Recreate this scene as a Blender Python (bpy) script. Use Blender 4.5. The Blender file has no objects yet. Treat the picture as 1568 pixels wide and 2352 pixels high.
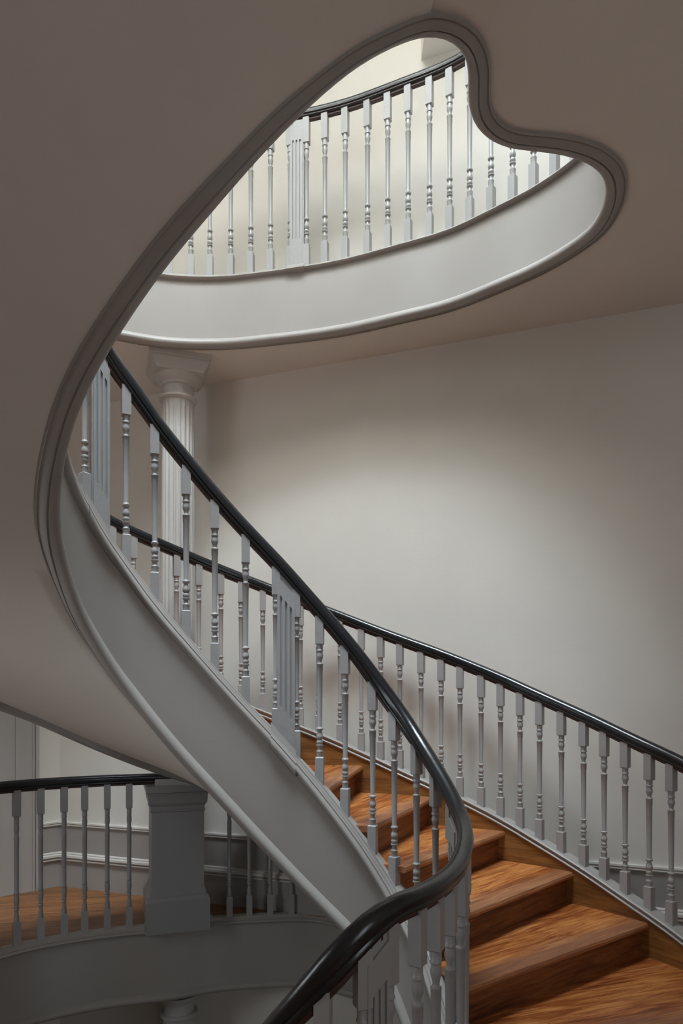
import bpy, bmesh, math, random
from mathutils import Vector, geometry
random.seed(7)
F = 1568.0; CX = 784.0; HY = 1600.0      # pinhole of the view camera, in pixels of the 1568x2352 frame
EYE = 1.52                                # camera height above the landing floor
sc = bpy.context.scene
PI = math.pi

# ------------------------------------------------------------------ camera
cd = bpy.data.cameras.new('camera'); cam = bpy.data.objects.new('camera', cd); sc.collection.objects.link(cam)
cam.location = (0, 0, EYE); cam.rotation_euler = (PI/2, 0, 0)
cd.sensor_fit = 'VERTICAL'; cd.sensor_height = 36; cd.sensor_width = 24
cd.lens = 24.0; cd.shift_y = (HY-1176)/2352.0; cd.clip_start = 0.05
sc.camera = cam
# ------------------------------------------------------------------ world, lights, exposure
w = bpy.data.worlds.new('world'); sc.world = w; w.use_nodes = True
w.node_tree.nodes['Background'].inputs[0].default_value = (0.75, 0.85, 1.0, 1)
w.node_tree.nodes['Background'].inputs[1].default_value = 1.0
def area(name, loc, rot, sx, sy, power, col):
    l = bpy.data.lights.new(name, 'AREA'); l.shape = 'RECTANGLE'; l.size = sx; l.size_y = sy
    l.energy = power; l.color = col
    o = bpy.data.objects.new(name, l); sc.collection.objects.link(o); o.location = loc; o.rotation_euler = rot
    return o
ROOF = 6.0; TOP = 9.4
area('skylight_daylight', (-0.65, 1.4, TOP+EYE-0.02), (0, 0, 0), 3.0, 2.7, 1950, (0.79, 0.90, 1.0))
area('left_window_daylight', (-3.74, 1.6, 1.75), (0, -PI/2, 0), 1.6, 1.3, 36, (0.88, 0.94, 1.0))
area('front_fill', (1.6, -2.38, 1.9), (PI/2, 0, 0), 1.5, 1.8, 32, (0.86, 0.93, 1.0))  # fill added behind the camera to lift the soffit; no window built there
area('stairwell_fill', (2.2, 0.2, -2.2), (PI/2*1.02, 0, 0.35), 1.2, 1.2, 13, (0.85, 0.93, 1.0))  # added fill that lights the lower storey wall; no window behind it
sc.view_settings.view_transform = 'Standard'; sc.view_settings.look = 'None'
sc.view_settings.gamma = 1.0; sc.view_settings.use_curve_mapping = False
sc.view_settings.exposure = -0.35
sc.cycles.max_bounces = 10; sc.cycles.diffuse_bounces = 7

# ------------------------------------------------------------------ helpers
def tag(o, label=None, cat=None, group=None, kind=None):
    if label: o['label'] = label
    if cat: o['category'] = cat
    if group: o['group'] = group
    if kind: o['kind'] = kind
    return o
def empty(name, loc, label, cat, group=None):
    o = bpy.data.objects.new(name, None); sc.collection.objects.link(o)
    o.location = (loc[0], loc[1], loc[2]+EYE); o.empty_display_size = .1
    return tag(o, label, cat, group)
def link(name, me, mat, parent=None, sharp=35):
    o = bpy.data.objects.new(name, me); sc.collection.objects.link(o)
    if mat is not None and not me.materials: me.materials.append(mat)
    if parent is not None:
        o.parent = parent; o.location = -parent.location if parent.location.length else (0, 0, 0)
    return o
def mesh_of(verts, faces, sharp=35, uvs=None, relz=True):
    me = bpy.data.meshes.new('mesh')
    me.from_pydata([(v[0], v[1], v[2]+(EYE if relz else 0)) for v in verts], [], faces)
    me.update()
    bm = bmesh.new(); bm.from_mesh(me)
    if uvs is not None:
        uvl = bm.loops.layers.uv.new('uv')
        bm.verts.ensure_lookup_table()
        for f in bm.faces:
            for l in f.loops: l[uvl].uv = uvs[l.vert.index]
    bmesh.ops.recalc_face_normals(bm, faces=bm.faces)
    bm.to_mesh(me); bm.free()
    for p in me.polygons: p.use_smooth = True
    me.set_sharp_from_angle(angle=math.radians(sharp))
    return me

# -- materials
def newmat(name):
    m = bpy.data.materials.new(name); m.use_nodes = True
    nt = m.node_tree; b = nt.nodes['Principled BSDF']; return m, nt, b
def paint(name, col, rough=0.55, bump=0.15, scale=60, var=0.04, spec=0.5):
    m, nt, b = newmat(name)
    tc = nt.nodes.new('ShaderNodeTexCoord')
    n = nt.nodes.new('ShaderNodeTexNoise'); n.inputs['Scale'].default_value = scale; n.inputs['Detail'].default_value = 4
    n2 = nt.nodes.new('ShaderNodeTexNoise'); n2.inputs['Scale'].default_value = 2.3; n2.inputs['Detail'].default_value = 3
    nt.links.new(tc.outputs['Object'], n.inputs['Vector']); nt.links.new(tc.outputs['Object'], n2.inputs['Vector'])
    r = nt.nodes.new('ShaderNodeValToRGB')
    r.color_ramp.elements[0].position = .3; r.color_ramp.elements[1].position = .7
    r.color_ramp.elements[0].color = tuple(c*(1-var) for c in col)+(1,)
    r.color_ramp.elements[1].color = tuple(min(1, c*(1+var)) for c in col)+(1,)
    nt.links.new(n2.outputs['Fac'], r.inputs['Fac']); nt.links.new(r.outputs['Color'], b.inputs['Base Color'])
    bp = nt.nodes.new('ShaderNodeBump'); bp.inputs['Strength'].default_value = bump; bp.inputs['Distance'].default_value = .004
    nt.links.new(n.outputs['Fac'], bp.inputs['Height']); nt.links.new(bp.outputs['Normal'], b.inputs['Normal'])
    b.inputs['Roughness'].default_value = rough; b.inputs['Specular IOR Level'].default_value = spec
    return m
def wood(name, cols, rough=0.33, space='uv', planks=None, bump=.3, wear=False):
    m, nt, b = newmat(name); N = nt.nodes.new; L = nt.links.new
    tc = N('ShaderNodeTexCoord'); oi = N('ShaderNodeObjectInfo')
    add = N('ShaderNodeVectorMath'); add.operation = 'ADD'
    sc_ = N('ShaderNodeVectorMath'); sc_.operation = 'SCALE'; sc_.inputs['Scale'].default_value = 37.0
    cmb = N('ShaderNodeCombineXYZ'); L(oi.outputs['Random'], cmb.inputs[0]); L(oi.outputs['Random'], cmb.inputs[1]); L(oi.outputs['Random'], cmb.inputs[2])
    L(cmb.outputs[0], sc_.inputs[0])
    mp = N('ShaderNodeMapping')
    if space == 'uv': L(tc.outputs['UV'], mp.inputs['Vector'])
    else:
        L(tc.outputs['Object'], mp.inputs['Vector']); mp.inputs['Rotation'].default_value = (0, 0, planks[0])
    L(mp.outputs[0], add.inputs[0]); L(sc_.outputs[0], add.inputs[1])
    base = add.outputs[0]
    plankfac = None
    if planks:
        sep = N('ShaderNodeSeparateXYZ'); L(mp.outputs[0], sep.inputs[0])
        dv = N('ShaderNodeMath'); dv.operation = 'DIVIDE'; dv.inputs[1].default_value = planks[1]; L(sep.outputs['Y'], dv.inputs[0])
        fl = N('ShaderNodeMath'); fl.operation = 'FLOOR'; L(dv.outputs[0], fl.inputs[0])
        fr = N('ShaderNodeMath'); fr.operation = 'FRACT'; L(dv.outputs[0], fr.inputs[0])
        wn = N('ShaderNodeTexWhiteNoise'); wn.noise_dimensions = '1D'; L(fl.outputs[0], wn.inputs['W'])
        a2 = N('ShaderNodeVectorMath'); a2.operation = 'MULTIPLY_ADD'
        L(wn.outputs['Color'], a2.inputs[0]); a2.inputs[1].default_value = (20, 20, 20); L(base, a2.inputs[2]); base = a2.outputs[0]
        gp = N('ShaderNodeMath'); gp.operation = 'LESS_THAN'; gp.inputs[1].default_value = 0.03; L(fr.outputs[0], gp.inputs[0])
        plankfac = (gp, wn)
    st = N('ShaderNodeMapping'); st.inputs['Scale'].default_value = (1.6, 16, 16); L(base, st.inputs['Vector'])
    n = N('ShaderNodeTexNoise'); n.inputs['Scale'].default_value = 2.2; n.inputs['Detail'].default_value = 8; n.inputs['Roughness'].default_value = .62
    n.inputs['Distortion'].default_value = .8
    L(st.outputs[0], n.inputs['Vector'])
    st2 = N('ShaderNodeMapping'); st2.inputs['Scale'].default_value = (.9, 5, 5); L(base, st2.inputs['Vector'])
    n2 = N('ShaderNodeTexNoise'); n2.inputs['Scale'].default_value = 1.4; n2.inputs['Detail'].default_value = 3; L(st2.outputs[0], n2.inputs['Vector'])
    st4 = N('ShaderNodeMapping'); st4.inputs['Scale'].default_value = (3.5, 85, 85); L(base, st4.inputs['Vector'])
    n4 = N('ShaderNodeTexNoise'); n4.inputs['Scale'].default_value = 1.6; n4.inputs['Detail'].default_value = 6; n4.inputs['Roughness'].default_value = .7; L(st4.outputs[0], n4.inputs['Vector'])
    mf = N('ShaderNodeMath'); mf.operation = 'MULTIPLY_ADD'; mf.inputs[1].default_value = .6; L(n4.outputs['Fac'], mf.inputs[0])
    mh = N('ShaderNodeMath'); mh.operation = 'MULTIPLY'; mh.inputs[1].default_value = .5; L(n2.outputs['Fac'], mh.inputs[0]); L(mh.outputs[0], mf.inputs[2])
    mx = N('ShaderNodeMath'); mx.operation = 'MULTIPLY_ADD'; mx.inputs[1].default_value = .55; L(mf.outputs[0], mx.inputs[0])
    m5 = N('ShaderNodeMath'); m5.operation = 'MULTIPLY'; m5.inputs[1].default_value = .45; L(n.outputs['Fac'], m5.inputs[0]); L(m5.outputs[0], mx.inputs[2])
    r = N('ShaderNodeValToRGB'); e = r.color_ramp.elements
    e[0].position = .40; e[0].color = cols[0]+(1,); e[1].position = .61; e[1].color = cols[2]+(1,)
    k = e.new(.5); k.color = cols[1]+(1,)
    L(mx.outputs[0], r.inputs['Fac'])
    # knots
    vo = N('ShaderNodeTexVoronoi'); vo.inputs['Scale'].default_value = 3.2
    st3 = N('ShaderNodeMapping'); st3.inputs['Scale'].default_value = (.7, 1.3, 1.3); L(base, st3.inputs['Vector']); L(st3.outputs[0], vo.inputs['Vector'])
    kr = N('ShaderNodeValToRGB'); kr.color_ramp.elements[0].position = .03; kr.color_ramp.elements[1].position = .085
    kr.color_ramp.elements[0].color = (.25, .2, .17, 1); kr.color_ramp.elements[1].color = (1, 1, 1, 1)
    L(vo.outputs['Distance'], kr.inputs['Fac'])
    mu = N('ShaderNodeMixRGB'); mu.blend_type = 'MULTIPLY'; mu.inputs['Fac'].default_value = 1; L(r.outputs[0], mu.inputs[1]); L(kr.outputs[0], mu.inputs[2])
    out = mu.outputs[0]
    if plankfac:
        v = N('ShaderNodeMixRGB'); v.blend_type = 'MULTIPLY'; v.inputs['Fac'].default_value = .35; L(out, v.inputs[1]); L(plankfac[1].outputs['Value'], v.inputs[2])
        v2 = N('ShaderNodeMixRGB'); L(plankfac[0].outputs[0], v2.inputs['Fac']); L(v.outputs[0], v2.inputs[1]); v2.inputs[2].default_value = (.03, .02, .015, 1)
        out = v2.outputs[0]
    if wear:      # scuffed, greyed band along the front edge
        sp = N('ShaderNodeSeparateXYZ'); L(tc.outputs['UV'], sp.inputs[0])
        ab = N('ShaderNodeMath'); ab.operation = 'ABSOLUTE'; L(sp.outputs['Y'], ab.inputs[0])
        wn_ = N('ShaderNodeTexNoise'); wn_.inputs['Scale'].default_value = 5; wn_.inputs['Detail'].default_value = 6
        L(st2.outputs[0], wn_.inputs['Vector'])
        ad = N('ShaderNodeMath'); ad.operation = 'MULTIPLY_ADD'; ad.inputs[1].default_value = .12; L(wn_.outputs['Fac'], ad.inputs[0]); L(ab.outputs[0], ad.inputs[2])
        mr = N('ShaderNodeMapRange'); mr.inputs['From Min'].default_value = .09; mr.inputs['From Max'].default_value = .17
        mr.inputs['To Min'].default_value = .5; mr.inputs['To Max'].default_value = 0; L(ad.outputs[0], mr.inputs['Value'])
        wm = N('ShaderNodeMixRGB'); L(mr.outputs[0], wm.inputs['Fac']); L(out, wm.inputs[1]); wm.inputs[2].default_value = (.27, .15, .095, 1)
        out = wm.outputs[0]
    L(out, b.inputs['Base Color'])
    fine = N('ShaderNodeTexNoise'); fine.inputs['Scale'].default_value = 90; fine.inputs['Detail'].default_value = 3; L(tc.outputs['Object'], fine.inputs['Vector'])
    rr = N('ShaderNodeMapRange'); rr.inputs['To Min'].default_value = rough-.1; rr.inputs['To Max'].default_value = rough+.15
    L(fine.outputs['Fac'], rr.inputs['Value']); L(rr.outputs[0], b.inputs['Roughness'])
    bp = N('ShaderNodeBump'); bp.inputs['Strength'].default_value = bump; bp.inputs['Distance'].default_value = .004
    hm = N('ShaderNodeMath'); hm.operation = 'MULTIPLY_ADD'; hm.inputs[1].default_value = .5; L(fine.outputs['Fac'], hm.inputs[0]); L(n.outputs['Fac'], hm.inputs[2])
    L(hm.outputs[0], bp.inputs['Height']); L(bp.outputs['Normal'], b.inputs['Normal'])
    return m

M_WALL = paint('cream_wall_paint', (.73, .70, .645), .75, .12, 90, .02, .3)
M_CEIL = paint('plaster_paint', (.75, .705, .65), .8, .1, 70, .02, .3)
M_STR = paint('grey_string_paint', (.36, .34, .315), .42, .12, 35, .03)
M_BAL = paint('grey_baluster_paint', (.36, .355, .35), .38, .25, 60, .05)
M_COL = paint('pale_column_paint', (.52, .505, .48), .45, .1, 50, .03)
M_SKIRT = paint('taupe_skirting_paint', (.34, .32, .30), .5, .08, 40, .02)
M_SKMOULD = paint('pale_moulding_paint', (.62, .59, .55), .4, .05, 40, .02)
M_RAIL = paint('black_gloss_paint', (.016, .017, .019), .24, .25, 25, .1, .6)
M_CORE = paint('dark_rail_core', (.055, .025, .02), .5, .1, 60, .1)
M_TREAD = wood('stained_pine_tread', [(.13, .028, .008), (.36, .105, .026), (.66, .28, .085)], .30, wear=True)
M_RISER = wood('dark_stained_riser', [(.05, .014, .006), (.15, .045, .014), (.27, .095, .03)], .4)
M_SBOARD = wood('stained_string_board', [(.09, .035, .010), (.20, .085, .022), (.31, .14, .04)], .38)
M_FLOOR = wood('pine_floorboards', [(.15, .055, .02), (.28, .115, .04), (.40, .18, .065)], .38, 'obj', (math.radians(-12), .17))

# -- dense smoothed paths.  control = (X, Y, zb, zc, zr)
def resample(pts, step=.012):
    d = [0]
    for a, b in zip(pts, pts[1:]): d.append(d[-1]+math.hypot(b[0]-a[0], b[1]-a[1]))
    # Catmull-Rom (centripetal-ish, by chord parameter) then even spacing
    k = len(pts[0]); out = []
    def tang(i, j):
        if i == 0: return (pts[1][j]-pts[0][j])/(d[1]-d[0])
        if i == len(pts)-1: return (pts[-1][j]-pts[-2][j])/(d[-1]-d[-2])
        h0 = d[i]-d[i-1]; h1 = d[i+1]-d[i]
        return ((pts[i][j]-pts[i-1][j])/h0*h1+(pts[i+1][j]-pts[i][j])/h1*h0)/(h0+h1)
    for i in range(len(pts)-1):
        h = d[i+1]-d[i]; n = max(2, int(h/step))
        T0 = [tang(i, j) for j in range(k)]; T1 = [tang(i+1, j) for j in range(k)]
        for q in range(n):
            t = q/n; t2 = t*t; t3 = t2*t
            out.append(tuple((2*t3-3*t2+1)*pts[i][j]+(t3-2*t2+t)*h*T0[j]+(-2*t3+3*t2)*pts[i+1][j]+(t3-t2)*h*T1[j] for j in range(k)))
    out.append(tuple(pts[-1]))
    return even(out, step)
def even(out, step):
    d = [0]; k = len(out[0])
    for a, b in zip(out, out[1:]): d.append(d[-1]+math.hypot(b[0]-a[0], b[1]-a[1]))
    n = int(d[-1]/step); res = []; i = 0
    for q in range(n+1):
        s = d[-1]*q/n
        while i < len(d)-2 and d[i+1] < s: i += 1
        t = (s-d[i])/max(1e-9, d[i+1]-d[i])
        res.append(tuple(out[i][j]*(1-t)+out[i+1][j]*t for j in range(k)))
    return res
def smooth(p, sig, step=.012):
    r = int(3*sig/step); ker = [math.exp(-.5*(q*step/sig)**2) for q in range(-r, r+1)]; out = []
    n = len(p); k = len(p[0])
    for i in range(n):
        rr = min(r, i, n-1-i); acc = [0]*k; sw = 0
        for q in range(-rr, rr+1):
            wgt = ker[q+r]; sw += wgt
            for j in range(k): acc[j] += wgt*p[i+q][j]
        out.append(tuple(a/sw for a in acc))
    return out
class Path:
    def __init__(self, ctrl, sig=.05, raw=None):
        self.p = raw if raw else smooth(resample(ctrl), sig)
        self.fin()
    def fin(self):
        p = self.p; n = len(p); self.s = [0]
        for a, b in zip(p, p[1:]): self.s.append(self.s[-1]+math.hypot(b[0]-a[0], b[1]-a[1]))
        self.t = []
        for i in range(n):
            a = p[max(0, i-2)]; b = p[min(n-1, i+2)]
            dx, dy = b[0]-a[0], b[1]-a[1]; L = math.hypot(dx, dy) or 1
            self.t.append((dx/L, dy/L))
    def off(self, i, nn):                      # nn > 0: to the left of travel
        t = self.t[i]; p = self.p[i]; return (p[0]-t[1]*nn, p[1]+t[0]*nn)
    def sub(self, i0, i1): return range(max(0, i0), min(len(self.p), i1+1))
    def slope(self, i, key):
        a = max(0, i-3); b = min(len(self.p)-1, i+3)
        return (self.p[b][key]-self.p[a][key])/max(1e-6, self.s[b]-self.s[a])
    def find_px(self, px, nn, i0, i1):
        best = None
        for i in range(i0, i1):
            x, y = self.off(i, nn)
            if y < .3: continue
            e = abs(CX+x/y*F-px)
            if best is None or e < best[0]: best = (e, i)
        return best[1]
    def find(self, fn):
        return min(range(len(self.p)), key=lambda i: fn(self.p[i]))
    def at_s(self, s): return min(range(len(self.s)), key=lambda i: abs(self.s[i]-s))

def left_offset(pts, o):
    res = []
    for i, p in enumerate(pts):
        a = pts[max(0, i-1)]; b = pts[min(len(pts)-1, i+1)]
        dx, dy = b[0]-a[0], b[1]-a[1]; L = math.hypot(dx, dy)
        res.append((p[0]-dy/L*o, p[1]+dx/L*o)+tuple(p[2:]))
    return res

def sweep(path, rng, prof, name, mat, parent, sharp=40, closed=True, stepi=3, wo=None):
    """prof: list of (n, dz, ref) ref 'b','c','r'; a closed profile swept along the path in vertical planes"""
    idx = list(rng); idx = idx[::stepi]+([idx[-1]] if (len(idx)-1) % stepi else [])
    key = {'b': 2, 'c': 3, 'r': 4}; V = []; UV = []; Fc = []; m = len(prof)
    cum = [0]
    for a, b in zip(prof, prof[1:]): cum.append(cum[-1]+math.hypot(a[0]-b[0], a[1]-b[1])+(.5 if a[2] != b[2] else 0))
    for i in idx:
        sec = {k: math.sqrt(1+path.slope(i, key[k])**2) for k in 'bcr' if key[k] < len(path.p[0])}
        for q, (nn, dz, rf) in enumerate(prof):
            if wo: nn = nn*wo[i]/.103 if nn < -.027 else nn
            x, y = path.off(i, nn); V.append((x, y, path.p[i][key[rf]]+dz*sec[rf])); UV.append((path.s[i], V[-1][2]))
    for a in range(len(idx)-1):
        for q in range(m if closed else m-1):
            q2 = (q+1) % m
            Fc.append((a*m+q, a*m+q2, (a+1)*m+q2, (a+1)*m+q))
    if closed:
        Fc.append(tuple(range(m))); Fc.append(tuple(range((len(idx)-1)*m, len(idx)*m))[::-1])
    return link(name, mesh_of(V, Fc, sharp, UV), mat, parent)

# ------------------------------------------------------------------ the well string: one continuous curve
HB = .80; HL = .937; ZD = -1.52; ZC = 2.752; CTH = .479; ZCEIL = 2.300
BN = -.06                                   # baluster line, measured from the inner face of the moulding
def P(px, Y): return (px-CX)*Y/F
def Zp(py, Y): return (HY-py)*Y/F
ctrl = []
curl = []
for (px, py, Y) in [(380, 2650, 2.03), (500, 2495, 1.90), (627, 2349, 1.79), (716, 2252, 1.73), (784, 2166, 1.71), (814, 2131, 1.71), (859, 2101, 1.735), (919, 2077, 1.82), (974, 2050, 1.93),
                    (1024, 2016, 2.12), (1057, 1976, 2.33), (1070, 1930, 2.50), (1063, 1888, 2.66), (1044, 1840, 2.80)]:
    zr = Zp(py, Y)-(.011 if px > 830 else .028); curl.append([P(px, Y), Y, None, None, zr])
zcs = [-2.05, -1.88, -1.70, -1.60, -1.55, ZD, ZD, ZD, ZD, ZD, ZD, ZD, -1.45, -1.34]
for c, z in zip(curl, zcs): c[3] = z; c[2] = z-.50-.1*max(0, min(1, (z-ZD)/.2))
Abal = [(1000, 2207, 1785, 2480, 420), (957, 2115, 1717, 2400, 399), (907, 2022, 1640, 2330, 385), (853, 1946, 1565, 2235, 380), (795, 1870, 1491, 2162, 376),
        (735, 1796, 1423, 2098, 373), (655, 1705, 1330, 2012, 373), (563, 1609, 1234, 1908, 375), (493, 1534, 1156, 1837, 378), (425, 1457, 1074, 1765, 382),
        (357, 1379, 989, 1688, 387), (292, 1285, 890, 1603, 392)]
bal = [tuple(c) for c in curl]
for px, yb, yr, ybot, S in Abal:
    Y = HB*F/S; bal.append((P(px, Y), Y, Zp(ybot, Y-.05), Zp(yb, Y), Zp(yr, Y)+.035))
A0 = left_offset(bal, .06)
BT = [(176, 1400), (214, 1480), (268, 1568), (325, 1648), (402, 1740), (478, 1821), (536, 1884), (569, 1921), (600, 1952), (653, 2010), (745, 2106), (802, 2162), (853, 2225), (894, 2294), (909, 2325), (960, 2410), (1010, 2490), (1060, 2560)]
def tab(t, x):
    for (x0, y0), (x1, y1) in zip(t, t[1:]):
        if x <= x1: return y0+(y1-y0)*(x-x0)/(x1-x0)
    return t[-1][1]
A0 = [(p[0], p[1], Zp(tab(BT, CX+p[0]/p[1]*F), p[1]), p[3], p[4]) if q >= 16 else p for q, p in enumerate(A0)]
for q, th in ((11, .50), (12, .52), (13, .56), (14, .58), (15, .56)): A0[q] = A0[q][:2]+(A0[q][3]-th,)+A0[q][3:]
del A0[5]
# even out the offset curve before the rest of the loop is joined on
A0 = smooth(resample(A0), .05)
A0 = A0[:-6:6]+[A0[-1]]
Rn = [(268, 1568, 3.115), (214, 1480, 3.05), (176, 1400, 2.977), (146, 1290, 2.894), (138, 1200, 2.80), (146, 1100, 2.70), (175, 980, 2.60), (215, 885, 2.52), (280, 775, 2.44), (374, 639, 2.37),
      (500, 485, 2.31), (600, 370, 2.29), (700, 267, 2.28), (784, 192, 2.29), (834, 155, 2.30), (884, 127, 2.325), (934, 105, 2.35)]
near = []
for k, (px, py, Y) in enumerate(Rn):
    zb = Zp(py, Y); f = max(0, (k-9)/(len(Rn)-1-9)); th = .64*(1-f)+CTH*f if k > 0 else .645
    zc = zb+th; near.append((P(px, Y), Y, zb, zc, zc+HB+.035+(HL-HB)*max(0, (k-13)/3.)))
loop = []
for px, py in [(974, 95), (1004, 95), (1034, 105), (1056, 122), (1070, 150), (1075, 190), (1074, 225), (1076, 260), (1087, 292), (1109, 319), (1144, 341), (1184, 351), (1234, 356), (1284, 363),
               (1324, 374), (1359, 391), (1381, 412), (1390, 442)]:
    Y = 2.273*F/(HY-py); loop.append((P(px, Y), Y, 2.273, ZC, ZC+HL+.035))
for px, py in [(1379, 490), (1354, 530), (1309, 565), (1234, 610), (1134, 655), (1034, 695), (909, 727), (784, 755), (640, 775), (480, 788), (370, 783), (290, 770), (230, 757)]:
    Y = 2.29*F/(HY-py); loop.append((P(px, Y), Y, 2.273, ZC, ZC+HL+.035))
loop += [(-1.75, 4.05, 2.273, ZC, ZC+HL+.035), (-1.98, 3.8, 2.273, ZC, ZC+HL+.035)]
W1 = Path(A0+near+loop, .035)
N1 = len(W1.p)
def idx_near(x, y, lo=0, hi=None):
    return min(range(lo, hi or N1), key=lambda i: (W1.p[i][0]-x)**2+(W1.p[i][1]-y)**2)
I_LAND = idx_near(loop[0][0], loop[0][1], idx_near(near[8][0], near[8][1]))     # where the flight meets the upper landing
I_PX1000 = idx_near(.355, 2.967)
I_RIGHT = idx_near(loop[17][0], loop[17][1], I_LAND)
I_DL = idx_near(.075, 1.82)

# width of the bottom moulding along the curve (it narrows where the flight meets the level opening)
OT = [(784, 132), (700, 195), (625, 255), (550, 315), (420, 440), (300, 600), (230, 700), (195, 770), (175, 800), (135, 890), (110, 960), (87, 1050), (79, 1150), (82, 1240), (100, 1325), (122, 1400), (165, 1470), (184, 1499), (249, 1599)][::-1]
OT += [(834, 95), (884, 67), (934, 50), (984, 42), (1034, 40), (1074, 50), (1104, 75), (1124, 110), (1131, 150), (1131, 190), (1128, 230), (1136, 265), (1159, 292), (1189, 305), (1234, 311), (1284, 317), (1334, 330), (1384, 350), (1419, 385), (1435, 430), (1429, 480), (1404, 530)]
def seg_d(px, py):
    best = 1e9
    for (x0, y0), (x1, y1) in zip(OT, OT[1:]):
        t = max(0, min(1, ((px-x0)*(x1-x0)+(py-y0)*(y1-y0))/((x1-x0)**2+(y1-y0)**2)))
        best = min(best, math.hypot(px-x0-t*(x1-x0), py-y0-t*(y1-y0)))
    return best
i0w = idx_near(-1.03, 3.12); i1w = I_RIGHT+8
WO = [.09]*N1
for i in range(i0w, i1w):
    best = None
    for q in range(15):
        wq = .04+.005*q; x, y = W1.off(i, -wq); z = W1.p[i][2]+.02*math.sqrt(1+W1.slope(i, 2)**2)
        e = seg_d(CX+x/y*F, HY-z/y*F)+40*abs(wq-.09)
        if best is None or e < best[0]: best = (e, wq)
    WO[i] = max(.066, best[1]) if i < idx_near(loop[12][0], loop[12][1], I_LAND) else .095
for _ in range(3):
    WO = [sum(WO[max(0, i-14):i+15])/len(WO[max(0, i-14):i+15]) for i in range(N1)]
#print('moulding widths', [round(WO[i], 3) for i in range(i0w, i1w, 20)])
PB = [(0, .026, 'b'), (-.004, .012, 'b'), (-.013, .003, 'b'), (-.026, 0, 'b'), (-.044, .000, 'b'), (-.047, .008, 'b'), (-.051, .008, 'b'), (-.053, .001, 'b'), (-.060, .002, 'b'), (-.070, .008, 'b'),
      (-.082, .016, 'b'), (-.092, .019, 'b'), (-.094, .013, 'b'), (-.103, .014, 'b'), (-.103, .031, 'b'), (-.030, .060, 'b'), (-.013, .049, 'b'), (-.004, .040, 'b')]
PC = [(-.026, -.076, 'c'), (-.012, -.073, 'c'), (-.003, -.065, 'c'), (0, -.053, 'c'), (-.003, -.042, 'c'), (-.011, -.035, 'c'), (-.016, -.036, 'c'), (-.018, -.031, 'c'), (-.016, -.026, 'c'), (-.022, -.019, 'c'), (-.026, -.020, 'c'),
      (-.027, -.013, 'c'), (-.033, -.006, 'c'), (-.036, -.007, 'c'), (-.037, .001, 'c'), (-.043, .004, 'c'), (-.095, .004, 'c'), (-.100, -.002, 'c'), (-.100, -.036, 'c'), (-.03, -.076, 'c')]
PCS = [(n, z*.58 if z < 0 else z, r) for n, z, r in PC]
PC = [(n, z*.82 if z < 0 else z, r) for n, z, r in PC]
PF = [(-.026, .045, 'b'), (-.026, -.03, 'c'), (-.066, -.03, 'c'), (-.066, .045, 'b')]
RAILP = [(BN+.030*math.cos(a), .012+.026*math.sin(a), 'r') for a in [math.radians(v) for v in range(-20, 201, 20)]]
RAILP = RAILP[::-1]+[(BN+.028, -.002, 'r'), (BN+.022, -.006, 'r'), (BN+.025, -.012, 'r'), (BN+.025, -.018, 'r'), (BN+.018, -.024, 'r'),
                      (BN-.018, -.024, 'r'), (BN-.025, -.018, 'r'), (BN-.025, -.012, 'r'), (BN-.022, -.006, 'r'), (BN-.028, -.002, 'r')]
COREP = [(BN+.013, -.022, 'r'), (BN+.013, -.036, 'r'), (BN-.013, -.036, 'r'), (BN-.013, -.022, 'r')]
def shift_prof(pr, d): return [(n+d, z, r) for n, z, r in pr]

stair = empty('staircase', (1.5, 3.0, ZD), 'curved staircase of stained wooden treads sweeping up between grey strings from lower right', 'staircase')
st = sweep(W1, W1.sub(I_DL, I_LAND), PF, 'inner_string', M_STR, stair, 50); st['label'] = 'grey painted inner string'
o = sweep(W1, W1.sub(I_DL, I_LAND), PB, 'bottom_moulding', M_STR, st, 40, wo=WO); o.location = (0, 0, 0)
o = sweep(W1, W1.sub(I_DL, I_LAND), PC, 'cap_moulding', M_STR, st, 40); o.location = (0, 0, 0)
gal = empty('gallery_fascia', (0.3, 4.1, ZCEIL), 'white curved fascia around the upper floor opening, brightly lit, above the fluted column', 'fascia')
gb = sweep(W1, W1.sub(I_LAND, N1-1), PF, 'fascia_board', M_STR, gal, 50)
o = sweep(W1, W1.sub(I_LAND, N1-1), PB, 'bottom_moulding', M_STR, gal, 40, wo=WO)
o = sweep(W1, W1.sub(I_LAND, N1-1), PCS, 'cap_moulding', M_STR, gal, 40)
low = empty('staircase', (-.2, 1.7, ZD-.5), 'descending flight starting below the nearest black handrail at the bottom edge', 'staircase')
o = sweep(W1, W1.sub(0, I_DL), PF, 'inner_string', M_STR, low, 50); o = sweep(W1, W1.sub(0, I_DL), PC, 'cap_moulding', M_STR, low, 40); o = sweep(W1, W1.sub(0, I_DL), PB, 'bottom_moulding', M_STR, low, 40)

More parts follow.
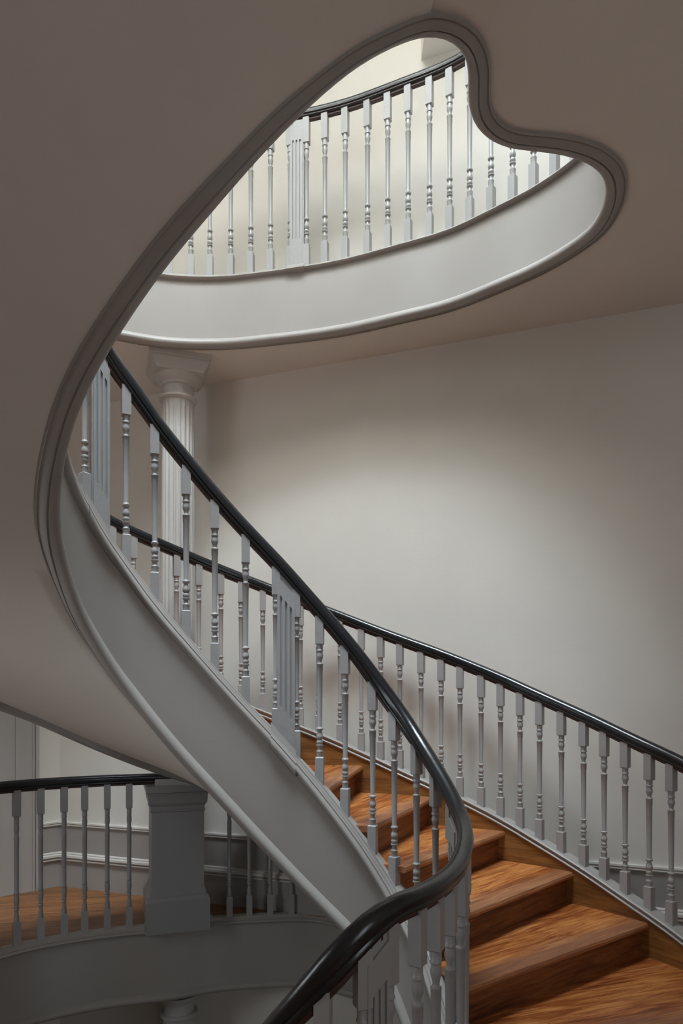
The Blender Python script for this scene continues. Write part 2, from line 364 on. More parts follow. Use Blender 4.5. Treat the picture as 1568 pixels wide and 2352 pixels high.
# ------------------------------------------------------------------ outer string of the flight
Bbal = [(1540, 2121, 363), (1490, 2087, 352), (1434, 2052, 343), (1388, 2018, 334), (1338, 1987, 326), (1290, 1957, 318.5), (1240, 1928, 311.5), (1197, 1902, 306), (1152, 1876, 301), (1105, 1852, 297),
        (1058, 1829, 293), (1013, 1807, 289.5), (965, 1786, 286), (919, 1765, 281.5), (873, 1744, 278), (828, 1724, 275.5), (779, 1703, 274), (690, 1667, 272.5), (605, 1633, 272), (505, 1597, 275), (407, 1562, 281.5), (305, 1528, 291), (250, 1510, 298)]
Bc = [(1.93, 2.75, -1.40), (1.84, 3.02, -1.30), (1.75, 3.22, -1.22)]
for px, yb, S in Bbal:
    Y = .79*F/S; Bc.append((P(px, Y), Y, Zp(yb, Y)))
Bc += [(-1.534, 4.10, .31), (-1.736, 3.95, .44), (-1.91, 3.80, .555), (-2.1, 3.5, .70), (-2.28, 3.05, .90), (-2.33, 2.5, 1.14), (-2.23, 1.95, 1.39), (-1.95, 1.45, 1.65), (-1.5, 1.07, 1.92), (-.9, .85, 2.2), (-.25, .76, 2.48), (.38, .80, 2.752)]
B2T = [(-60, 1596), (0, 1622), (100, 1665), (200, 1713), (300, 1752), (400, 1790)]
def bz(x, y, z):
    px = CX+x/y*F
    return Zp(tab(B2T, px), y) if (0 <= px <= 420 and y > 3) else z-.62+.138*max(0, (z-1.9)/.85)
Bc = [(x, y, bz(x, y, z), z, z+.79+.035) for x, y, z in Bc]
W2 = Path(Bc, .10)
N2 = len(W2.p)
PB2 = [(.045, .02, 'b'), (.045, .0, 'b'), (.02, -.008, 'b'), (-.03, -.008, 'b'), (-.045, .005, 'b'), (-.045, .05, 'b'), (.045, .05, 'b')]
PC2 = [(.030, -.040, 'c'), (.040, -.038, 'c'), (.046, -.030, 'c'), (.040, -.022, 'c'), (.034, -.020, 'c'), (.034, -.014, 'c'), (.046, -.010, 'c'), (.050, -.002, 'c'), (.044, .004, 'c'), (.034, .005, 'c'), (.032, .001, 'c'),
       (.029, .001, 'c'), (.027, .005, 'c'), (-.042, .005, 'c'), (-.046, -.002, 'c'), (-.046, -.04, 'c')]
PF2 = [(.020, -.03, 'c'), (.020, .045, 'b'), (-.03, .045, 'b'), (-.03, -.03, 'c')]
PW2 = [(.032, -.035, 'c'), (.032, -.42, 'c'), (.020, -.42, 'c'), (.020, -.035, 'c')]
ost = sweep(W2, range(N2), PF2, 'outer_string', M_STR, stair, 50)
for nm, pr, mt in (('bottom_moulding', PB2, M_STR), ('cap_moulding', PC2, M_STR), ('string_board', PW2, M_SBOARD)):
    o = sweep(W2, range(N2), pr, nm, mt, ost, 40); o.location = (0, 0, 0)
    if nm == 'string_board': o['label'] = 'stained wooden inner face'

# ------------------------------------------------------------------ soffit, treads and risers, matched by cap height
def at_level(path, z, lo, hi):
    return min(range(lo, hi), key=lambda i: abs(path.p[i][3]-z))
I_A0 = I_PX1000-18
V = []; Fc = []; nz = 150; nu = 20
z0, z1 = -1.38, ZC-.004
for a in range(nz+1):
    z = z0+(z1-z0)*a/nz
    i = at_level(W1, z, I_A0-30, I_LAND+1); j = at_level(W2, z, 0, N2)
    if a == nz: i = I_LAND; j = N2-1
    ax, ay = W1.off(i, -(WO[i]-.012)); az = W1.p[i][2]+.026; bx, by = W2.off(j, .0); bz = W2.p[j][2]+.03
    for q in range(nu+1):
        t = q/nu; V.append((ax+(bx-ax)*t, ay+(by-ay)*t, az+(bz-az)*t))
V2 = []                                                # light smoothing along the run
for a in range(nz+1):
    for q in range(nu+1):
        acc = Vector((0, 0, 0)); n = 0
        r = 4 if 4 <= a <= nz-4 else 0
        r = min(r, int(r*min(1, q/5)+.99))
        for b in range(a-r, a+r+1): acc += Vector(V[b*(nu+1)+q]); n += 1
        V2.append(tuple(acc/n))
for a in range(nz):
    for q in range(nu):
        k = a*(nu+1)+q; Fc.append((k, k+1, k+nu+2, k+nu+1))
V3 = V2+[(x, y, z+.03) for x, y, z in V2]; M0 = len(V2)
Fc2 = Fc+[tuple(v+M0 for v in f[::-1]) for f in Fc]
edge = [q for q in range(nu+1)]+[a*(nu+1)+nu for a in range(1, nz+1)]+[nz*(nu+1)+q for q in range(nu-1, -1, -1)]+[a*(nu+1) for a in range(nz-1, 0, -1)]
for a, b in zip(edge, edge[1:]+edge[:1]): Fc2.append((a, b, b+M0, a+M0))
o = link('soffit', mesh_of(V3, Fc2, 60), M_CEIL, stair); o['label'] = 'smooth plastered underside of the flight'

RR = .176
def treadz(n): return -(1.56+n)*RR
Apx = {1: 742, 2: 838, 3: 918, 4: 1003}
nose = {}
for n in range(-16, 7):
    z = treadz(n)
    if n in (1, 2, 3, 4): i = W1.find_px(Apx[n], BN, I_PX1000-5, N1-1 if False else idx_near(near[0][0], near[0][1]))
    elif n == 5: i = idx_near(.45-.05, 2.72, 0, I_PX1000+5)
    elif n == 6: i = idx_near(.44-.05, 2.50, 0, I_PX1000+5)
    else: i = at_level(W1, z+.03, I_PX1000, I_LAND)
    Bpx = {1: 825, 2: 990, 3: 1148, 4: 1307, 5: 1476}
    if n in Bpx: j = W2.find_px(Bpx[n], .03, 0, N2//2)
    elif n == 6: j = W2.find(lambda p: abs(p[0]-1.86)+abs(p[1]-2.98))
    else: j = at_level(W2, z+.09, 0, N2)
    nose[n] = (W1.off(i, -.07), W2.off(j, .015), z)
def tread_mesh(n):
    (ax, ay), (bx, by), z = nose[n]; 
    prev = nose.get(n-1)
    if prev: (cx_, cy_), (dx_, dy_), _ = prev
    else: (cx_, cy_), (dx_, dy_) = (ax+.02, ay-.25), (bx+.1, by-.4)
    loc = Vector((ax, ay, 0)); ang = math.atan2(by-ay, bx-ax)
    ux, uy = math.cos(ang), math.sin(ang)
    def lc(x, y): x -= ax; y -= ay; return (x*ux+y*uy, -x*uy+y*ux)
    A_ = lc(ax, ay); B_ = lc(bx, by); C_ = lc(cx_, cy_); D_ = lc(dx_, dy_)
    sgn = 1 if (C_[1]+D_[1]) > 0 else -1
    ov = .02*sgn
    th = .034; nf = .018*sgn
    back = [(D_[0], D_[1]+ov), (C_[0], C_[1]+ov)]
    front = [(A_[0], A_[1]-nf), (B_[0]-0, B_[1]-nf)]
    bm = bmesh.new()
    # rounded nosing: profile along the front edge
    prof = [(0, -th), (-.006*sgn, -th+.004), (-.010*sgn, -th/2), (-.006*sgn, -.004), (0, 0)]
    V = []; 
    for (x, y) in front:
        for dy, dz in prof: V.append((x, y+dy, dz))
    m = len(prof)
    bk = len(V)
    for (x, y) in (back[1], back[0]): V.append((x, y, 0)); V.append((x, y, -th))
    F_ = []
    for q in range(m-1): F_.append((q, q+1, m+q+1, m+q))
    F_.append((m-1, bk, bk+2, 2*m-1)); F_.append((0, m, bk+3, bk+1)); F_.append((bk, bk+1, bk+3, bk+2))
    F_.append(tuple(range(m))+(bk+0, bk+1)); F_.append(tuple(range(m, 2*m))+(bk+2, bk+3))
    tm = mesh_of(V, F_, 30, [(v[0], v[1]+v[2]) for v in V], False)
    # riser below the nosing
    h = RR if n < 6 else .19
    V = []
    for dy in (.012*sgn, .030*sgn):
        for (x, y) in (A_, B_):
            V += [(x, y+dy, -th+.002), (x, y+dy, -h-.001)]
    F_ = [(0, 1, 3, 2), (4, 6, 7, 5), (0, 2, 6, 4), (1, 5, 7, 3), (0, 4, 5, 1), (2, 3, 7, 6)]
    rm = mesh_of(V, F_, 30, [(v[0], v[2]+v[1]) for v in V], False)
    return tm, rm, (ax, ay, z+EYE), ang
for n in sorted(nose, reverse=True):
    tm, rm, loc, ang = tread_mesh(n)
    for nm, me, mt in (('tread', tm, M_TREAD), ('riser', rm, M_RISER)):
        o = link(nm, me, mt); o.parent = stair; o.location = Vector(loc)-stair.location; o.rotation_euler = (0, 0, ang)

# ------------------------------------------------------------------ balusters
def baluster_mesh(H, ext=.06, plain=False):
    u = .80/1505.0*1.16
    T = lambda y: 1-(y-305)/1505.0        # from crop rows to height fraction
    rows = [(545, 26), (590, 25), (596, 29), (606, 29), (612, 23), (625, 24), (645, 28), (665, 27), (690, 19), (708, 17), (718, 20), (724, 28), (732, 28), (735, 26), (785, 26), (792, 24),
            (1050, 22), (1300, 19), (1312, 21), (1320, 29), (1332, 28), (1342, 18), (1352, 17), (1368, 22), (1385, 27), (1402, 28), (1415, 25), (1426, 18), (1433, 24), (1445, 27), (1458, 25),
            (1466, 18), (1472, 29), (1482, 28), (1490, 19), (1508, 18), (1522, 22), (1530, 28), (1540, 27), (1545, 25.5), (1585, 25.5)]
    if plain:   # slimmer turned pattern of the lower landing
        rows = [(545, 25), (590, 24), (600, 27), (608, 22), (640, 25), (680, 26), (720, 19), (745, 23), (760, 26), (790, 24), (1000, 23), (1290, 22), (1300, 28), (1312, 21), (1335, 25), (1370, 27), (1420, 20), (1430, 27), (1440, 19), (1455, 26), (1470, 18), (1490, 18), (1530, 25), (1585, 25)]
    V = []; Fc = []; K = 14
    for y, r in rows:
        z = T(y)*H
        for k in range(K):
            a = 2*PI*k/K; V.append((r*u*math.cos(a), r*u*math.sin(a), z))
    for q in range(len(rows)-1):
        for k in range(K):
            k2 = (k+1) % K; Fc.append((q*K+k, q*K+k2, (q+1)*K+k2, (q+1)*K+k))
    b = 34*u*.97
    def block(za, zb_, bevel_hi, bevel_lo):
        lv = []
        c = .004
        zs = [(za, b-.004 if bevel_lo else b)]+([(za+c, b)] if bevel_lo else [])+([(zb_-c, b)] if bevel_hi else [])+[(zb_, b-.004 if bevel_hi else b)]
        base = len(V)
        for z, r in zs:
            for sx, sy in ((1, 1), (-1, 1), (-1, -1), (1, -1)): V.append((sx*r, sy*r, z))
        for q in range(len(zs)-1):
            for k in range(4):
                k2 = (k+1) % 4; Fc.append((base+q*4+k, base+q*4+k2, base+q*4+4+k2, base+q*4+4+k))
        Fc.append((base+3, base+2, base+1, base)); e = base+(len(zs)-1)*4; Fc.append((e, e+1, e+2, e+3))
    block(-.04, T(1583)*H, True, False); block(T(547)*H, H+.012, False, True)
    me = mesh_of(V, Fc, 38, None, False); me.materials.append(M_BAL); return me
ME_S = baluster_mesh(HB); ME_B = baluster_mesh(.79); ME_L = baluster_mesh(HL); ME_P = baluster_mesh(HL, plain=True)
def put(me, path, i, nn, parent, name='baluster', z=None, jit=True):
    o = bpy.data.objects.new(name, me); sc.collection.objects.link(o); o.parent = parent
    x, y = path.off(i, nn); t = path.t[i]; zz = path.p[i][3] if z is None else z
    o.location = Vector((x, y, zz+EYE))-parent.location; o.rotation_euler = (0, 0, math.atan2(t[1], t[0])+(random.uniform(-.06, .06) if jit else 0))
    # fit exactly between the cap and the rail
    hh = path.p[i][4]-.035-zz; o.scale = (1, 1, hh/({id(ME_S): HB, id(ME_B): .79}.get(id(me), HL)))
    return o
def fluted_panel(path, i, nn, parent, width=.10, mold=False):
    z0 = path.p[i][3]; H = path.p[i][4]-.03-z0; sb = path.slope(i, 3); stp = path.slope(i, 4); w2 = width/2; V = []; Fc = []
    def bar(u0, u1, t0, t1, v0, v1, slb, slt):
        b = len(V)
        for (u, v) in ((u0, v0), (u1, v0), (u1, v1), (u0, v1)):
            V.append((u, v, t0+slb*u)); V.append((u, v, t1+slt*u))
        for k in range(4):
            k2 = (k+1) % 4; Fc.append((b+2*k, b+2*k2, b+2*k2+1, b+2*k+1))
        Fc.append((b+6, b+4, b+2, b)); Fc.append((b+1, b+3, b+5, b+7))
    bar(-w2, w2, -.02, H, -.012, .014, sb, stp)                         # core board
    for s in (1, -1):
        va, vb = (.014, .022) if s > 0 else (-.020, -.012)
        e = .006
        bar(-w2+e, w2-e, -.02, .19*H, va, vb, sb, sb); bar(-w2+e, w2-e, .86*H, H-.035, va, vb, stp, stp)
        n = 4; g = .011; rw = (width-2*e-3*g)/n
        for k in range(n):
            u0 = -w2+e+k*(rw+g); bar(u0, u0+rw, .19*H-.001, .86*H+.001, va, vb, sb, stp)
    me = mesh_of(V, Fc, 30, None, False); me.materials.append(M_BAL)
    o = bpy.data.objects.new('fluted_panel', me); sc.collection.objects.link(o); o.parent = parent
    x, y = path.off(i, nn); t = path.t[i]
    o.location = Vector((x, y, z0+EYE))-parent.location; o.rotation_euler = (0, 0, math.atan2(t[1], t[0]))
    o['label'] = 'flat panel with vertical flutes'
    return o

# balustrade of the well side
bA = empty('balustrade', (.41, 2.97, -1.0), 'nearest curved balustrade with black handrail spiralling from lower right up left along the well', 'balustrade')
hr = sweep(W1, W1.sub(0, I_LAND), RAILP, 'handrail', M_RAIL, bA, 50); hr['label'] = 'glossy black handrail'
o = sweep(W1, W1.sub(0, I_LAND), COREP, 'rail_core', M_CORE, hr, 50); o.location = (0, 0, 0)
hiA = idx_near(near[5][0], near[5][1])
for px in (292, 357, 425, 493, 563, 634, 679, 735, 795, 853, 907, 957, 1000):
    put(ME_S, W1, W1.find_px(px, BN, I_PX1000-4, hiA), BN, bA)
ip = W1.find_px(656, BN, I_PX1000, hiA); fluted_panel(W1, ip, BN, bA, .098)
ip = W1.find_px(226, BN, I_PX1000, hiA); fluted_panel(W1, ip, BN, bA, .085)
put(ME_S, W1, W1.at_s(W1.s[ip]+.062), BN, bA)
s = W1.s[ip]+.19
while s < W1.s[I_LAND]: put(ME_S, W1, W1.at_s(s), BN, bA); s += .13
# curl at the landing, nearest the camera
def on_near(Y, lo=0): return min(range(0, I_PX1000), key=lambda i: abs(W1.off(i, BN)[1]-Y)+(0 if W1.p[i][0] > .05 else 9))
ip = on_near(2.77); fluted_panel(W1, ip, BN, bA, .098)
for ds in (-.068, .062): put(ME_S, W1, W1.at_s(W1.s[ip]+ds), BN, bA)
for Y in (1.90, 2.02, 2.17, 2.34, 2.51): put(ME_L, W1, on_near(Y), BN, bA)
for px in (828, 894, 741): put(ME_L, W1, W1.find_px(px, BN, 0, on_near(1.84)), BN, bA)
ip = W1.find_px(861, BN, 0, on_near(1.84)); fluted_panel(W1, ip, BN, bA, .078)
for px in (600, 480): put(ME_L, W1, W1.find_px(px, BN, 0, on_near(1.84)), BN, bA)

# balustrade of the outer side
bB = empty('balustrade', (1.7, 3.3, -1.2), 'outer balustrade beside the cream wall, straight black handrail sloping down to right edge', 'balustrade')
hr = sweep(W2, range(0, N2-2), shift_prof(RAILP, -BN), 'handrail', M_RAIL, bB, 50); hr['label'] = 'glossy black handrail'
o = sweep(W2, range(0, N2-2), shift_prof(COREP, -BN), 'rail_core', M_CORE, hr, 50); o.location = (0, 0, 0)
hiB = W2.find(lambda p: abs(p[0]+1.5)+abs(p[1]-4.1))
for px in (1540, 1488, 1437, 1388, 1338, 1288, 1240, 1196, 1151, 1104, 1058, 1012, 965, 919, 873, 828, 779, 733, 688, 645, 605, 553, 507, 457, 407, 356, 308, 258):
    put(ME_B, W2, W2.find_px(px, 0, 0, hiB), 0, bB)
for px in (1595, 1655, 1720): put(ME_B, W2, W2.find_px(px, 0, 0, hiB), 0, bB)

def cap_block(path, i, half, parent):
    a, b = path.at_s(path.s[i]-half), path.at_s(path.s[i]+half)
    o = sweep(path, range(a, b+1), [(n*1.0+(.010 if n > -.02 else 0), z+(.012 if z > -.01 else -.004), r) for n, z, r in (PC if parent is stair else PCS)], 'cap_block', M_STR, parent, 40, stepi=1)
    return o
# balustrade of the upper gallery
bC = empty('balustrade', (.3, 4.2, ZC), 'pale balustrade of the upper gallery seen through the heart shaped opening', 'balustrade')
hr = sweep(W1, W1.sub(I_LAND, N1-1), RAILP, 'handrail', M_RAIL, bC, 50); hr['label'] = 'glossy black handrail'
o = sweep(W1, W1.sub(I_LAND, N1-1), COREP, 'rail_core', M_CORE, hr, 50); o.location = (0, 0, 0)
for px in (341, 390, 437, 483, 530, 576, 621, 665, 703, 747, 794, 842, 889, 937, 984, 1032, 1080, 1128, 1179, 1226, 1274, 1322):
    put(ME_L, W1, W1.find_px(px, BN, I_RIGHT+6, N1-1), BN, bC)
ip = W1.find_px(681, BN, I_RIGHT, N1-1); fluted_panel(W1, ip, BN, bC, .095)
s = W1.s[I_LAND]+.08
while s < W1.s[I_RIGHT]+.1: put(ME_L, W1, W1.at_s(s), BN, bC); s += .135

for px in (648, 236): cap_block(W1, W1.find_px(px, 0, I_PX1000, hiA), .062, stair)
cap_block(W1, W1.find_px(678, 0, I_RIGHT, N1-1), .06, gal)
# ------------------------------------------------------------------ lower gallery
Dc = [(.30, 4.50), (.09, 4.60)]
for px, y in [(720, 2099), (670, 2098), (622, 2100), (574, 2102), (526, 2104.5), (470, 2110), (410, 2119), (350, 2125), (297, 2130), (247, 2135), (195, 2142), (145, 2150), (92, 2159.5), (40, 2171), (-15, 2186)]:
    Y = -ZD*F/(y-HY); Dc.append((P(px, Y), Y))
Dc += [(-2.28, 3.75), (-2.42, 3.35)]
Dc = left_offset([(x, y, ZD-.50, ZD, ZD+HL+.035) for x, y in Dc], .06)
W3 = Path(Dc, .05); N3 = len(W3.p)
gD = empty('gallery_fascia', (-.8, 4.7, ZD-.5), 'shadowed concave grey fascia of the lower landing at bottom left', 'fascia')
sweep(W3, range(N3), PF, 'fascia_board', M_STR, gD, 50); sweep(W3, range(N3), PB, 'bottom_moulding', M_STR, gD, 40); sweep(W3, range(N3), PCS, 'cap_moulding', M_STR, gD, 40)
bD = empty('balustrade', (-1.6, 4.4, ZD), 'level balustrade of the lower landing with black handrail, at bottom left before the floorboards', 'balustrade')
hr = sweep(W3, range(0, N3), RAILP, 'handrail', M_RAIL, bD, 50); hr['label'] = 'glossy black handrail'
o = sweep(W3, range(0, N3), COREP, 'rail_core', M_CORE, hr, 50); o.location = (0, 0, 0)
for px in (-65, -12, 40, 92, 145, 195, 247, 297, 526, 574, 622, 670, 712): put(ME_P, W3, W3.find_px(px, BN, 0, N3), BN, bD)

cap_block(W3, W3.find_px(412, 0, 0, N3), .23, gD)
# ------------------------------------------------------------------ column on pedestal
def lathe(rows, K, V, Fc, cx_, cy_, flute=None):
    base = len(V)
    for z, r in rows:
        for k in range(K):
            a = 2*PI*k/K; V.append((cx_+r*math.cos(a), cy_+r*math.sin(a), z))
    for q in range(len(rows)-1):
        for k in range(K):
            k2 = (k+1) % K; Fc.append((base+q*K+k, base+q*K+k2, base+(q+1)*K+k2, base+(q+1)*K+k))
    Fc.append(tuple(range(base+K-1, base-1, -1))); e = base+(len(rows)-1)*K; Fc.append(tuple(range(e, e+K)))
def square(rows, ang, cx_, cy_, V, Fc, dx=0, dy=0):
    base = len(V); c, s = math.cos(ang), math.sin(ang)
    for z, r in rows:
        for sx, sy in ((1, 1), (-1, 1), (-1, -1), (1, -1)):
            x, y = sx*r+dx, sy*r+dy; V.append((cx_+x*c-y*s, cy_+x*s+y*c, z))
    for q in range(len(rows)-1):
        for k in range(4):
            k2 = (k+1) % 4; Fc.append((base+q*4+k, base+q*4+k2, base+q*4+4+k2, base+q*4+4+k))
    Fc.append((base+3, base+2, base+1, base)); e = base+(len(rows)-1)*4; Fc.append((e, e+1, e+2, e+3))
def shaft(z0, z1, r0, r1, cx_, cy_, nfl=20):
    K = nfl*8; V = []; Fc = []; zs = [0, .004, .010, .020, .03]+[.03+.94*q/10 for q in range(1, 10)]+[.97, .98, .988, .994, 1.]
    dep = [0, 0, .5, .85, 1]+[1]*9+[1, .85, .5, 0, 0]
    for t, dd in zip(zs, dep):
        z = z0+(z1-z0)*t; r = r0+(r1-r0)*t
        for k in range(K):
            ph = (k % 8)/8.0; d = 0
            if .12 < ph < .88: d = math.sin((ph-.12)/.76*PI)**.6
            a = 2*PI*k/K; rr = r-d*dd*.012; V.append((cx_+rr*math.cos(a), cy_+rr*math.sin(a), z))
    for q in range(len(zs)-1):
        for k in range(K):
            k2 = (k+1) % K; Fc.append((q*K+k, q*K+k2, (q+1)*K+k2, (q+1)*K+k))
    Fc.append(tuple(range(K-1, -1, -1))); e = (len(zs)-1)*K; Fc.append(tuple(range(e, e+K)))
    return mesh_of(V, Fc, 50)
CA = math.radians(18.5)
def column(cx_, cy_, zb, zt, label, r1=.108, r0=.118, abacus=True, grp=None):
    c = empty('column', (cx_, cy_, zb), label, 'column', grp)
    link('shaft', shaft(zb+.11, zt-.27, r0, r1, cx_, cy_), M_COL, c)['label'] = 'fluted shaft'
    V = []; Fc = []
    lathe([(zt-.275, r1), (zt-.268, r1+.012), (zt-.262, r1+.021), (zt-.250, r1+.022), (zt-.243, r1+.012), (zt-.240, r1-.004), (zt-.175, r1-.004), (zt-.172, r1+.006), (zt-.162, r1+.010),
           (zt-.155, r1+.012), (zt-.140, r1+.035), (zt-.120, r1+.050), (zt-.106, r1+.052)], 48, V, Fc, cx_, cy_)
    link('capital', mesh_of(V, Fc, 40), M_COL, c)
    if abacus:
        V = []; Fc = []
        square([(zt-.108, .155), (zt-.098, .158), (zt-.094, .164), (zt-.086, .168), (zt-.082, .172), (zt-.050, .186), (zt-.046, .192), (zt-.034, .193), (zt-.030, .199), (zt, .203)], CA, cx_, cy_, V, Fc)
        link('abacus', mesh_of(V, Fc, 30), M_COL, c)
    V = []; Fc = []
    square([(zb, .165), (zb+.035, .165), (zb+.04, .160)], CA, cx_, cy_, V, Fc)
    lathe([(zb+.038, .14), (zb+.045, .153), (zb+.060, .160), (zb+.075, .153), (zb+.082, .138), (zb+.092, .128), (zb+.10, .130), (zb+.112, .119)], 40, V, Fc, cx_, cy_)
    link('base', mesh_of(V, Fc, 40), M_COL, c)
    return c
KX, KY = -1.128, 4.72
PT = ZD+HL-.005
c1 = column(KX, KY, PT, ZCEIL, 'tall pale fluted column with square capital standing on the grey pedestal')
V = []; Fc = []
zz = [(ZD-.03, .205), (ZD+.175, .205), (ZD+.180, .200), (ZD+.200, .196), (ZD+.215, .182), (ZD+.235, .180), (ZD+.245, .172), (ZD+.262, .170), (PT-.175, .170), (PT-.17, .176), (PT-.16, .178), (PT-.155, .172),
      (PT-.135, .174), (PT-.115, .188), (PT-.105, .190), (PT-.06, .192), (PT-.045, .198), (PT-.04, .205), (PT, .205)]
square(zz, CA, KX, KY, V, Fc, -.02, -.04)
pd = link('pedestal', mesh_of(V, Fc, 25), paint('grey_pedestal_paint', (.31, .31, .31), .45, .15, 50, .03), None)
tag(pd, 'square moulded grey pedestal under the tall column at the lower landing edge', 'pedestal')
c2 = column(KX+.0, KY+.02, ZD-4.1, -1.935, 'lower fluted column under the landing fascia, top only seen at bottom edge', abacus=False)

# ------------------------------------------------------------------ room shell
def wall(name, pts, z0, z1, mat, th=.15, side=1, kind='structure', holes=None):
    V = []; Fc = []
    a, b = Vector(pts[0]), Vector(pts[1]); d = (b-a).normalized(); nrm = Vector((-d.y, d.x))*th*side
    for p in (a, b, b+nrm, a+nrm): V += [(p.x, p.y, z0), (p.x, p.y, z1)]
    for k in range(4):
        k2 = (k+1) % 4; Fc.append((2*k, 2*k2, 2*k2+1, 2*k+1))
    Fc.append((0, 2, 4, 6)); Fc.append((1, 3, 5, 7))
    return tag(link(name, mesh_of(V, Fc), mat), kind=kind)
K = (-2.267, 5.497)
def wy(x): return 4.694-.354*x
ZB_, ZT_ = -5.85, ROOF
wall('wall_back', [K, (4.1, wy(4.1))], ZB_, ZT_, M_WALL)
wall('wall_corner', [(-3.85, 4.02), K], ZB_, ZT_, M_WALL)
wall('wall_left', [(-3.85, -2.5), (-3.85, 4.02)], ZB_, ZT_, M_WALL)
wall('wall_right', [(4.1, wy(4.1)), (4.1, -2.5)], ZB_, ZT_, M_WALL)
wall('wall_front', [(4.1, -2.5), (-3.85, -2.5)], ZB_, ZT_, M_WALL)
outer = [(-3.85, -2.5), (4.1, -2.5), (4.1, wy(4.1)), K, (-3.85, 4.02)]
def slab(name, hole, z0, z1, mat_, kind='structure'):
    polys = [[Vector((x, y, 0)) for x, y in outer]]
    if hole: polys.append([Vector((x, y, 0)) for x, y in hole])
    flat = [v for pl in polys for v in pl]
    tri = geometry.tessellate_polygon(polys)
    n = len(flat); V = [(v.x, v.y, z0) for v in flat]+[(v.x, v.y, z1) for v in flat]; Fc = []
    if z1 == z0: V = V[:n]; Fc = [tuple(t) for t in tri]
    else:
        Fc = [tuple(t) for t in tri]+[tuple(v+n for v in t) for t in tri]; k0 = 0
        for pl in polys:
            m = len(pl)
            for q in range(m): Fc.append((k0+q, k0+(q+1) % m, k0+(q+1) % m+n, k0+q+n))
            k0 += m
    return tag(link(name, mesh_of(V, Fc, 20), mat_), kind=kind)
# upper floor: ceiling below, unseen floor above
hole = [W1.off(i, -(WO[i]-.014)) for i in range(I_LAND-8, N1, 4)]
hole += [(-2.35, 3.3), (-2.5, 2.5), (-2.4, 1.8), (-2.05, 1.25), (-1.5, .88), (-.9, .7), (-.25, .62), (.30, .66)]
slab('ceiling', hole, ZCEIL, ZCEIL+.06, M_CEIL)
slab('floor_upper', hole, ZC-.08, ZC-.01, paint('neutral_floor', (.34, .34, .33), .9))  # unseen floor, given a neutral grey to cut warm bounce on the wall
# landing floor: boards above, ceiling of the storey below
hD = [W3.off(i, -.085) for i in range(0, N3, 5)]
hD = [h for h in hD if h[1] < wy(h[0])-.01]
hD += [(-2.5, 2.6), (-2.35, 1.8), (-1.9, 1.1), (-1.2, .75), (-.4, .68), (.12, .75)]
hD += [W1.off(i, -.085) for i in range(W1.find_px(850, BN, 0, on_near(1.84)), I_PX1000+10, 5)]
hD += [(.55, 3.5), (.52, 4.45)]
slab('floor', hD, ZD-.08, ZD, M_FLOOR)
slab('ceiling_lower', hD, ZD-.46, ZD-.40, M_CEIL)
slab('floor_lower', None, ZB_, ZB_+.1, M_FLOOR)
# roof with skylight opening
sk = [(-2.2, .0), (.95, .0), (.95, 2.8), (-2.2, 2.8)]
slab('ceiling_top', sk, ROOF, ROOF+.2, M_CEIL)
for q in range(4):
    wall('wall_light_baffle', [sk[q], sk[(q+1) % 4]], ROOF+.2, TOP, M_WALL, .1, -1)  # unseen shaft, added to narrow the skylight and keep the upper wall dimmer
V = []; Fc = []
for (x0, y0, x1, y1) in [(-2.2, .0, .95, .06), (-2.2, 2.74, .95, 2.8), (-2.2, .06, -2.14, 2.74), (.89, .06, .95, 2.74), (-.65, .06, -.60, 2.74), (-2.14, 1.43, .89, 1.47)]:
    b = len(V); V += [(x, y, z) for z in (TOP-.2, TOP-.12) for x, y in ((x0, y0), (x1, y0), (x1, y1), (x0, y1))]
    Fc += [(b, b+1, b+2, b+3), (b+4, b+5, b+6, b+7)]+[(b+k, b+(k+1) % 4, b+4+(k+1) % 4, b+4+k) for k in range(4)]
tag(link('window_1', mesh_of(V, Fc), M_STR), kind='structure')

# skirting: plinth board, torus, upper band, bead  (on the back and the corner wall)
def skirting(name, a, b, z, side=-1):
    a = Vector(a); b = Vector(b); d = (b-a).normalized(); n = Vector((-d.y, d.x))*side
    def prof(pr, nm, mt, par):
        V = []; Fc = []; m = len(pr)
        for p in (a, b):
            for o_, h in pr: q = p+n*o_; V.append((q.x, q.y, z+h))
        for k in range(m): k2 = (k+1) % m; Fc.append((k, k2, m+k2, m+k))
        Fc.append(tuple(range(m))); Fc.append(tuple(range(m, 2*m))[::-1])
        return link(nm, mesh_of(V, Fc, 35), mt, par)
    base = prof([(-.01, 0), (.020, 0), (.020, .215), (.034, .217), (.036, .225), (.026, .232), (.038, .240), (.036, .256), (.024, .262), (.026, .268), (.018, .275), (.010, .277), (.010, .490), (-.01, .490)], name, M_SKIRT, None)
    tag(base, kind='structure')
    t = prof([(.018, .214), (.036, .214), (.038, .223), (.028, .230), (.042, .240), (.040, .256), (.026, .263), (.028, .270), (.018, .277), (.009, .278)], 'torus_moulding', M_SKMOULD, base)
    t = prof([(-.005, .485), (.018, .485), (.022, .492), (.018, .502), (.024, .507), (.022, .518), (-.005, .52)], 'bead_moulding', M_SKMOULD, base)
    return base
skirting('baseboard_back', K, (4.1, wy(4.1)), ZD)
kd = Vector((-.313, -.293)).normalized()
def k3(t): return (K[0]+kd.x*t, K[1]+kd.y*t)
skirting('baseboard_corner', k3(0), k3(.175), ZD, side=1)

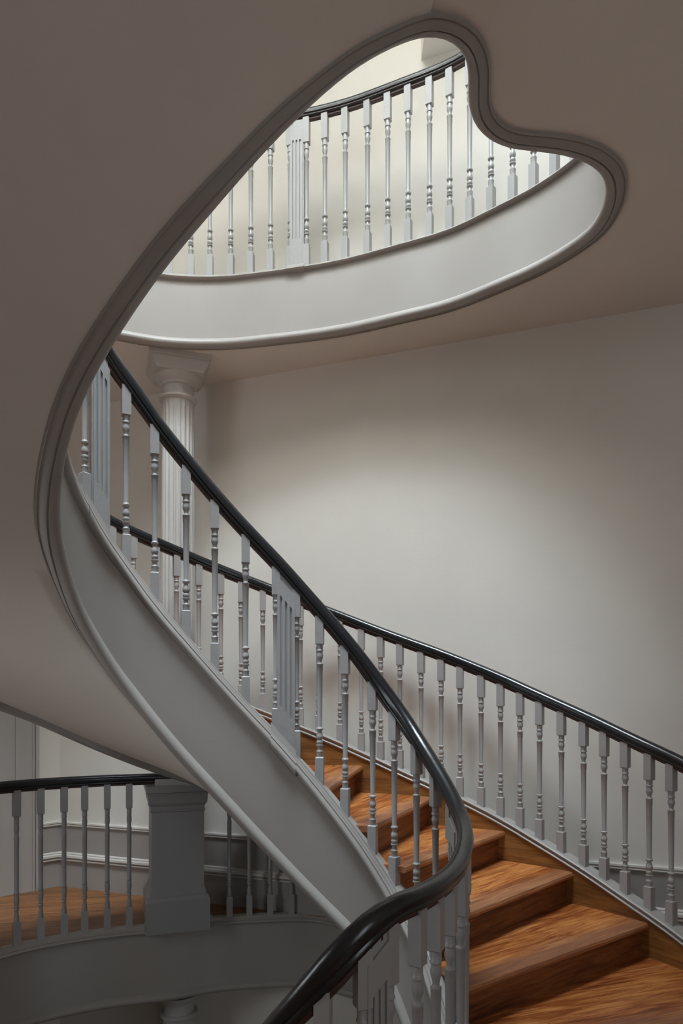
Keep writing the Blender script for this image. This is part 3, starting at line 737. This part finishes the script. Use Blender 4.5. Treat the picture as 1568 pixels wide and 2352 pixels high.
# door in the corner wall: architrave and leaf
def box_on(name, t0, t1, z0, z1, d0, d1, mt, parent=None):
    n = Vector((-kd.y, kd.x)); n = n if n.dot(Vector((1, -1))) > 0 else -n
    V = []
    for d in (d0, d1):
        for t in (t0, t1):
            x, y = k3(t); V += [(x+n.x*d, y+n.y*d, z0), (x+n.x*d, y+n.y*d, z1)]
    Fc = [(0, 1, 3, 2), (4, 6, 7, 5), (0, 2, 6, 4), (1, 5, 7, 3), (0, 4, 5, 1), (2, 3, 7, 6)]
    return V, Fc
V = []; Fc = []
for t0, t1, d in [(.175, .345, .02), (.175, .200, .045), (.205, .222, .034), (.320, .345, .032)]:
    v, f = box_on('', t0, t1, ZD, ZD+2.15, 0, d, None); b = len(V); V += v; Fc += [tuple(q+b for q in ff) for ff in f]
v, f = box_on('', .175, 1.4, ZD+2.15, ZD+2.3, 0, .03, None); b = len(V); V += v; Fc += [tuple(q+b for q in ff) for ff in f]
M_DOOR = paint('greige_door_paint', (.42, .395, .37), .5, .1, 40, .03)
tag(link('trim_1', mesh_of(V, Fc, 30), M_DOOR), kind='structure')
v, f = box_on('', .345, 1.25, ZD, ZD+2.15, 0, .012, None)
tag(link('door_1', mesh_of(v, f, 30), M_DOOR), kind='structure')
# boxed casing high on the back wall above the gallery
xa = P(969, 4.46); V = []
for dx, d in ((0, .0), (0, -.16), (1.1, -.16), (1.1, .0)):
    x = xa+dx+(.354*.16*(-d/.16) if False else 0); V += [(x, wy(x)+d, 4.20), (x, wy(x)+d, 4.55)]
Fc = [(2*k, 2*((k+1) % 4), 2*((k+1) % 4)+1, 2*k+1) for k in range(4)]+[(0, 2, 4, 6), (1, 3, 5, 7)]
tag(link('trim_2', mesh_of(V, Fc, 30), M_WALL), kind='structure')

# left window of the landing
V = []; Fc = []
for (y0, z0, y1, z1) in [(.90, -.45, .96, .90), (2.24, -.45, 2.30, .90), (.90, -.51, 2.30, -.45), (.90, .90, 2.30, .96)]:
    b = len(V); V += [(x, y, z) for x in (-3.85, -3.80) for y, z in ((y0, z0), (y1, z0), (y1, z1), (y0, z1))]
    Fc += [(b, b+1, b+2, b+3), (b+4, b+5, b+6, b+7)]+[(b+k, b+(k+1) % 4, b+4+(k+1) % 4, b+4+k) for k in range(4)]
tag(link('window_2', mesh_of(V, Fc), M_STR), kind='structure')

# lower flight treads below the landing edge
def low_step(k):
    i = W1.find_px(790, BN, 0, on_near(1.84)); j = W1.at_s(W1.s[i]-.17*(k+1)); i = W1.at_s(W1.s[i]-.17*k)
    if j == i: return
    a = W1.off(i, -.07); a2 = W1.off(j, -.09); z = ZD-RR*(k+1)
    b = (a[0]-.1-.42*k, .78-.0*k); b2 = (b[0]-.42, .80)
    V = [(a[0], a[1], z), (b[0], b[1], z), (b2[0], b2[1], z), (a2[0], a2[1], z)]; V += [(x, y, z-.035) for x, y, z in V]
    Fc = [(0, 1, 2, 3), (7, 6, 5, 4)]+[(q, (q+1) % 4, 4+(q+1) % 4, 4+q) for q in range(4)]
    link('tread', mesh_of(V, Fc, 30, [(v[1], v[0]) for v in V]), M_TREAD, low)
for k in range(3): low_step(k)
